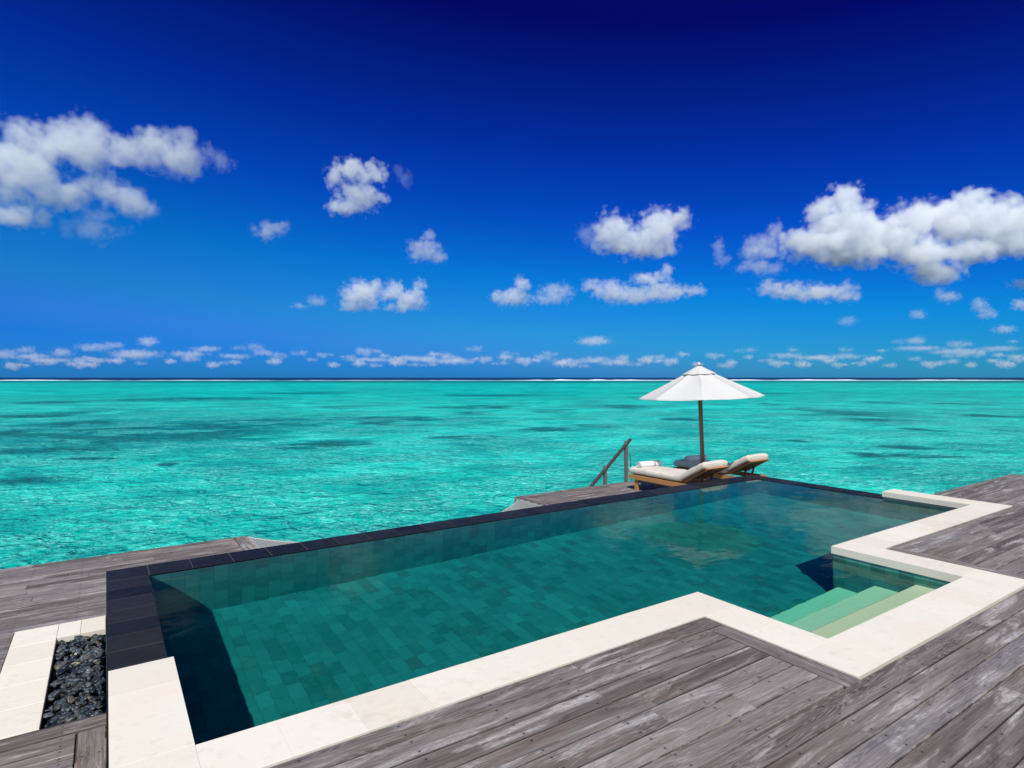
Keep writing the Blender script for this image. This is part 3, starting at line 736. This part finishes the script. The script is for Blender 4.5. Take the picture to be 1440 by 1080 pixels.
def towel(loc, label, rz):
    root = thing('rolled_towel', label, 'towel', loc, rz, 'rolled towels on the lounger cushions')
    R0, L = .066, .54
    b = MB(); vs = []; fs = []; NS, NR = 22, 40
    for i in range(NS+1):
        x = -L/2+L*i/NS
        for j in range(NR):
            a = 2*pi*j/NR; r = R0*(1+.03*mnoise.noise(Vector((x*9, cos(a)*1.5, sin(a)*1.5))))*(1-.10*exp_(-((i-14.5)/1.6)**2))
            if 0 <= a-.9 < .16: r *= .94
            vs.append((x, cos(a)*r, max(sin(a)*r, -R0*.8)+R0*.8))
    for i in range(NS):
        for j in range(NR): fs.append((i*NR+j, i*NR+(j+1) % NR, (i+1)*NR+(j+1) % NR, (i+1)*NR+j))
    b.mesh(vs, fs)
    for sx, x in ((-1, -L/2), (1, L/2)):           # wound ends: a spiral of cloth edge
        pts = []; 
        for k in range(90):
            a = k*.24; r = R0*.96*(1-k/96); pts.append((x+sx*.004*(k % 2 == 0)-sx*.004, cos(a)*r, max(sin(a)*r, -R0*.78)+R0*.8))
        b.tube(pts, .0062, 5)
        ring_ = [(x-sx*.012, cos(2*pi*j/24)*R0*.97, max(sin(2*pi*j/24)*R0*.97, -R0*.78)+R0*.8) for j in range(24)]
        b.face(ring_ if sx > 0 else ring_[::-1])
    b.build('towel_roll', M_TOWEL, root, smooth=True)
    b = MB(); vs = []; fs = []
    for i, x in enumerate((.075, .125)):
        for j in range(32):
            a = 2*pi*j/32; r = R0*.985; vs.append((x, cos(a)*r, max(sin(a)*r, -R0*.82)+R0*.8))
    for j in range(32): fs.append((j, (j+1) % 32, 32+(j+1) % 32, 32+j))
    b.mesh(vs, fs); b.build('band', M_BAND, root, smooth=True)
    return root
def exp_(x): return math.exp(x)
towel((5.28*H+LW/2-.01, 5.12*H, ZL+.318+.134), 'white rolled towel with taupe band, in full sun on the nearer lounger', rad(-4))
towel((6.18*H+LW/2+.01, 5.16*H, ZL+.318+.134), 'rolled towel with taupe band, in parasol shade behind the pole', rad(-4))

# ------------------------------------------------------------------ parasol
UX, UY = 5.955*H, 4.69*H
um = thing('parasol', 'white octagonal canvas parasol on a thick wooden pole between the loungers', 'parasol', (UX, UY, ZL))
um.rotation_mode = 'QUATERNION'; um.rotation_quaternion = Matrix.Rotation(rad(-2.2), 3, FWD).to_quaternion()
UR, UE, UT = .733*H, 1.125*H, 1.50*H
A0 = math.atan2(-UY, -UX)+rad(2)
def uprof(f): return UT-(UT-UE)*(f**.96)
def canopy(b, f0, f1, lift, nf, sag):
    NA = 8*10; vs = []; fs = []
    for i in range(nf+1):
        f = f0+(f1-f0)*i/nf
        for k in range(NA):
            a = A0+2*pi*k/NA; u = (k % 10)/10; rr = cos(pi/8)/cos((u-.5)*2*pi/8)   # straight hems
            bow = sin(pi*u)
            r = UR*f*rr*(1-.018*bow*f)
            fold = .012*f*mnoise.noise(Vector((cos(a)*3, sin(a)*3, f*2.5)))*bow
            vs.append((cos(a)*r, sin(a)*r, uprof(f)+lift-sag*bow*(f*(1.15-f))*2+fold))
    for i in range(nf):
        for k in range(NA): fs.append((i*NA+k, (i+1)*NA+k, (i+1)*NA+(k+1) % NA, i*NA+(k+1) % NA))
    b.mesh(vs, fs)
b = MB(); canopy(b, .10, 1., 0, 14, .045); cn = b.build('canopy', M_CANVAS, um, smooth=True)
sm = cn.modifiers.new('cloth', 'SOLIDIFY'); sm.thickness = .003; sm.offset = -1
# keep the seams over the ribs crisp
me = cn.data
for e in me.edges:
    i0, i1 = e.vertices
    if i0 % 80 % 10 == 0 and i1 % 80 == i0 % 80: e.use_edge_sharp = True
b = MB(); canopy(b, .012, .27, .022, 5, .02); vt = b.build('vent_cap', M_CANVAS, cn, smooth=True)
sm = vt.modifiers.new('cloth', 'SOLIDIFY'); sm.thickness = .003; sm.offset = -1
b = MB(); b.tube([(0, 0, UT+.02), (0, 0, UT+.035), (0, 0, UT+.055), (0, 0, UT+.075), (0, 0, UT+.08)], [.03, .036, .03, .018, .004], 14); b.build('finial', M_CANVAS, um, smooth=True)
b = MB(); b.tube([(0, 0, .05), (0, 0, UT+.015)], .041, 20); b.build('pole', M_POLE, um, smooth=True)
b = MB(); b.tube([(0, 0, 0), (0, 0, .06), (0, 0, .07)], [.26, .26, .25], 32); b.tube([(0, 0, .07), (0, 0, .3)], .05, 20); b.build('base', M_CONC, um)
b = MB(); b.tube([(0, 0, UE-.02), (0, 0, UE+.06)], .058, 16); b.build('runner', M_METAL, um)
for k in range(8):
    a = A0+2*pi*k/8; d = Vector((cos(a), sin(a), 0))
    b = MB(); b.bar(d*.04+Vector((0, 0, uprof(.03)-.03)), d*UR*.97+Vector((0, 0, uprof(.97)-.022)), .022, .026); rb = b.build('rib', M_POLE, um)
    b = MB(); b.bar(d*.05+Vector((0, 0, UE+.03)), d*UR*.52+Vector((0, 0, uprof(.52)-.04)), .016, .02); b.build('strut', M_POLE, rb)

# ------------------------------------------------------------------ clouds: each a body of vapour with its own hull
def cloud_material(name, puffs, K, detail, seed, rough=.66, soft=.34):
    t = NT(name); p = t.obj()
    p0 = t.vmath('ADD', p, (seed*71.3, seed*17.9, seed*5.1))
    wv = t.vmath('SUBTRACT', t.noise(p0, 1/(detail*1.6), 2., .5, 0., 1), (.5, .5, .5))
    pw = t.vmath('ADD', p, t.vmath('SCALE', wv, detail*.9))
    f = None
    for (x, y, z, rx, ry, rz) in puffs:
        d = t.vmath('LENGTH', t.vmath('MULTIPLY', t.vmath('SUBTRACT', pw, (x, y, z)), (1/rx, 1/ry, 1/rz)), out=1)
        f = d if f is None else t.math('SMOOTH_MIN', f, d, .12)
    f = t.math('SUBTRACT', 1., f)
    fb = t.noise(p0, 1/detail, 8., rough, 0.)
    wo_ = t.n('ShaderNodeTexVoronoi', {'Vector': p0, 'Scale': 1.5/detail, 'Detail': 1.5, 'Roughness': .55}, feature='F1')
    fb = t.math('ADD', t.math('MULTIPLY', fb, .75), t.math('MULTIPLY', t.math('SUBTRACT', 1., wo_.outputs['Distance']), .25))
    er = t.math('MULTIPLY', t.math('SUBTRACT', .60, fb), 2.0, clamp=True)
    den = t.math('MULTIPLY', t.ramp(t.math('SUBTRACT', f, er), 0., soft, smooth=False), K*.36)
    v = t.n('ShaderNodeVolumePrincipled', {'Color': (1, 1, 1, 1), 'Density': den, 'Anisotropy': -.28})
    v.inputs['Color'].default_value = (1, 1, 1, 1)
    t.t.links.new(v.outputs[0], t.out.inputs[1])
    t.m.cycles.volume_step_rate = .5
    return t.m
def hull(name, puffs):
    bm = bmesh.new()
    for (x, y, z, rx, ry, rz) in puffs:
        bmesh.ops.create_icosphere(bm, subdivisions=3, radius=1, matrix=Matrix.Translation((x, y, z)) @ Matrix.Diagonal((rx*1.0, ry*1.0, rz*1.0, 1)))
    me = bpy.data.meshes.new(name); bm.to_mesh(me); bm.free()
    o = bpy.data.objects.new(name, me); COL.objects.link(o)
    md = o.modifiers.new('union', 'REMESH'); md.mode = 'VOXEL'; md.voxel_size = max(1.2, min(min(q[3:]) for q in puffs)*.22)
    dg = bpy.context.evaluated_depsgraph_get(); me2 = bpy.data.meshes.new_from_object(o.evaluated_get(dg))
    o.modifiers.clear(); o.data = me2; me2.name = name; bpy.data.meshes.remove(me)
    return o
CG = 'white clouds in the blue sky'
def cloud(label, puffs, K=.16, detail=None, alt=600, grow=1.42, group=CG, seed=None, dmax=26000):
    puffs = puffs+[((a_[0]+b_[0])/2, (a_[1]+b_[1])/2+.1*(a_[3]+b_[3]), (a_[2]+b_[2])*.42, (a_[3]+b_[3])*.40) for a_, b_ in zip(puffs[:-1], puffs[1:]) if abs(a_[0]-b_[0]) < 1.3*(a_[2]+b_[2]) and min(a_[3], b_[3]) > 7]
    cx_ = sum(q[0] for q in puffs)/len(puffs); cy_ = sum(q[1] for q in puffs)/len(puffs)
    low = max(q[1]+q[3] for q in puffs)
    D = min(alt*844.16/max(531-low, 6), dmax); s = D/844.16
    if seed is None: seed = random.uniform(1, 50)
    loc_p = []
    for (x, y, rx, ry) in puffs:
        rd = (rx+ry)/2
        loc_p.append((x-cx_, random.uniform(-.25, .25)*rd, -(y-cy_), rx*grow, rd*grow*1.1, ry*grow))
    o = hull('cloud', loc_p)
    o.location = FWD*D+RGT*(cx_-720)*s+Vector((0, 0, H+(531-cy_)*s)); o.rotation_euler = (0, 0, -YAW); o.scale = (s, s, s)
    det = detail or max(4, sum(min(q[2], q[3]) for q in puffs)/len(puffs)*.95)
    o.data.materials.clear(); o.data.materials.append(cloud_material('cloud_vapour', loc_p, K/s, det, seed))
    tag(o, label, 'cloud', group); return o
cloud('largest bright white cumulus cloud, over the right side of the sea', [(1183, 280, 26, 22), (1153, 297, 24, 20), (1185, 318, 50, 36), (1138, 344, 48, 28), (1240, 338, 60, 34), (1200, 358, 62, 18), (1300, 305, 42, 28), (1367, 284, 32, 20), (1352, 310, 66, 34), (1413, 312, 50, 38), (1425, 344, 48, 20), (1290, 358, 56, 22), (1326, 382, 38, 18), (1475, 325, 50, 40)], .20, 26)
cloud('ragged grey white cloud touching the left end of the largest cumulus', [(1061, 350, 24, 24), (1090, 326, 16, 20), (1068, 376, 32, 12)], .07, 20)
cloud('thin curled cloud wisp left of the largest cumulus', [(1010, 348, 10, 16), (1016, 364, 13, 12)], .05, 12)
cloud('flat based cloud strip just below the largest cumulus', [(1085, 405, 24, 13), (1112, 409, 32, 13), (1155, 412, 36, 14), (1194, 404, 14, 14), (1188, 417, 22, 10)], .12, 14)
cloud('heart shaped white cloud standing high above the parasol', [(863, 329, 30, 30), (905, 345, 50, 20), (930, 312, 34, 24), (952, 312, 24, 22), (868, 346, 34, 16)], .15, 22)
cloud('faint veil of vapour at the left of the heart shaped cloud', [(826, 330, 20, 18), (836, 345, 14, 12)], .025, 14)
cloud('wide ragged cloud with an upright curl at its right, above the parasol', [(829, 401, 16, 10), (860, 410, 28, 18), (892, 416, 34, 13), (940, 410, 36, 14), (911, 393, 28, 10), (938, 383, 10, 14), (980, 409, 16, 9)], .12, 14)
cloud('small peaked cloud left of the wide ragged cloud', [(734, 402, 14, 14), (723, 418, 30, 14), (703, 418, 16, 12)], .12, 12)
cloud('small rounded grey cloud between the peaked cloud and the wide ragged cloud', [(781, 413, 27, 16), (770, 420, 22, 9)], .08, 13)
cloud('square white cloud alone in the deep blue at upper left of centre', [(495, 241, 32, 17), (525, 243, 22, 18), (470, 252, 16, 18), (507, 277, 33, 22), (482, 292, 22, 13), (538, 279, 13, 11)], .14, 18)
cloud('barely visible wisp right of the square white cloud', [(560, 240, 14, 10), (570, 252, 12, 14)], .018, 12)
cloud('small faint cloud between the big left cloud and the square white cloud', [(375, 323, 26, 14), (398, 316, 12, 9)], .06, 14)
cloud('small triangular grey white cloud right below the square white cloud', [(597, 353, 28, 17), (605, 331, 11, 10), (617, 364, 17, 10)], .07, 14)
cloud('left one of two puffy white clouds side by side at left of centre', [(510, 415, 31, 22), (527, 403, 13, 13), (500, 430, 28, 9)], .15, 14)
cloud('right one of two puffy white clouds side by side, notched at its top', [(554, 410, 18, 16), (582, 420, 21, 17), (591, 401, 11, 11), (568, 430, 28, 9)], .15, 13)
cloud('small trailing cloud scrap left of the two puffy clouds', [(445, 423, 15, 10), (421, 430, 14, 5)], .06, 9)
cloud('wide soft blue white cloud filling the left edge of the sky', [(118, 184, 32, 26), (62, 198, 60, 28), (128, 208, 55, 30), (222, 202, 46, 27), (250, 222, 42, 28), (264, 188, 16, 18), (187, 218, 46, 22), (45, 236, 62, 30), (62, 268, 56, 26), (140, 262, 42, 20), (184, 282, 34, 24), (25, 302, 52, 18), (12, 215, 40, 36), (-25, 240, 45, 60)], .075, 30)
cloud('thin hanging veil under the wide cloud at the left edge', [(125, 322, 42, 20), (140, 305, 30, 16)], .022, 22)
cloud('ragged tail at the right end of the wide left cloud', [(295, 212, 14, 15), (314, 228, 15, 16)], .03, 14)
for lab, pf, k_ in (('lower of the small clouds beside the right edge, lens shaped', [(1413, 463, 17, 7)], .10), ('slanting small cloud near the right edge of the sky', [(1377, 428, 12, 10), (1386, 442, 14, 9)], .10), ('small round cloud cut by the right edge, higher one', [(1433, 400, 15, 9)], .12),
                    ('small round cloud cut by the right edge, lower one', [(1436, 429, 14, 10)], .12), ('small pale cloud right below the largest cumulus', [(1331, 418, 18, 9), (1322, 411, 8, 8)], .09), ('tiny bright puff below the right part of the largest cumulus', [(1291, 442, 12, 8)], .10),
                    ('small soft cloud below the flat based cloud strip', [(1193, 451, 15, 8)], .05), ('flat bright cloud low above the sea left of the parasol top', [(835, 480, 28, 7), (840, 477, 16, 6)], .10), ('small bright puff above the cloud bank at the left horizon', [(209, 480, 16, 8)], .12)):
    cloud(lab, pf, k_, None)
for lab, pf in (('cloud bank with bright tops low at the left horizon', [(12, 498, 20, 8), (45, 501, 28, 6), (85, 495, 18, 8), (130, 488, 26, 7), (160, 485, 16, 6), (190, 498, 40, 8), (70, 507, 40, 5), (130, 506, 34, 5)]),
                ('long low broken cloud right of the bank at the left horizon', [(290, 491, 24, 6), (265, 498, 30, 6), (330, 501, 26, 5), (370, 496, 18, 6), (390, 500, 14, 6)])):
    cloud(lab, pf, .07, 9)
# little far cumulus along the horizon: a few shapes copied
protos = []
FG = 'small far clouds along the horizon'
for k in range(5):
    n = random.randint(2, 4); w = random.uniform(9, 15)
    pf = [(720+random.uniform(-w, w)*.8, 500+random.uniform(-1.5, 1.5), random.uniform(.45, .8)*w, random.uniform(3.2, 5.5)) for _ in range(n)]
    o = cloud('small faint cloud low over the sea horizon', pf, random.uniform(.05, .16), 5, group=FG); protos.append((o, H+(531-500)*o.scale.x))
for lab, pf, k_ in (('thin pale cloud streak low over the horizon just left of the parasol', [(800, 508, 34, 5), (840, 506, 30, 6), (870, 509, 26, 5)], .06), ('thin pale cloud streak low over the horizon right of the parasol', [(1110, 500, 30, 5), (1150, 503, 40, 4), (1190, 501, 30, 5)], .055),
                    ('thin broken cloud streak low over the horizon near the right edge', [(1290, 490, 40, 5), (1350, 494, 46, 5), (1410, 490, 34, 5)], .05), ('thin cloud streak low over the horizon under the two puffy clouds', [(520, 506, 40, 4), (575, 504, 36, 5), (640, 508, 40, 5)], .06)):
    cloud(lab, pf, k_, 7)
spots = [(490, 502), (540, 500), (593, 506), (620, 507), (645, 505), (740, 507), (790, 511), (835, 508), (860, 511), (908, 506), (925, 502), (1115, 492), (1190, 492), (1270, 480), (1290, 479), (1350, 484), (1395, 507), (1148, 503), (1075, 507), (1052, 502), (1310, 512), (1425, 480), (440, 506), (700, 511), (560, 509), (1005, 500), (1225, 505), (420, 497), (60, 512), (240, 508), (1180, 513), (980, 512), (665, 491), (1340, 500), (300, 513), (20, 514), (130, 513), (200, 511), (345, 489), (470, 513), (515, 494), (610, 498), (765, 503), (890, 513), (1030, 509), (1095, 511), (1165, 507), (1250, 514), (1330, 509), (1415, 512), (1375, 497), (1240, 493), (580, 513), (720, 497), (35, 492), (110, 512), (165, 507), (270, 505), (320, 510), (385, 508), (455, 499), (505, 511), (530, 514), (600, 513), (630, 501), (680, 505), (710, 502), (775, 498), (815, 514), (875, 503), (940, 508), (960, 498), (1020, 514), (1045, 493), (1130, 512), (1210, 511), (1235, 503), (1285, 505), (1320, 496), (1365, 513), (1435, 503), (1405, 499)]
for i, (x, y) in enumerate(spots):
    src = protos[i % 5][0]
    o = src if i < 5 else src.copy()
    if i >= 5: COL.objects.link(o)
    D = min(600*844.16/max(531-y-4, 6), 26000); base_s = protos[i % 5][0].data; 
    s_ = D/844.16*random.uniform(.75, 1.35)
    o.location = FWD*D+RGT*(x-720)*D/844.16+Vector((0, 0, H+(531-y)*D/844.16)); o.scale = (s_*random.choice((-1, 1)), s_, s_)
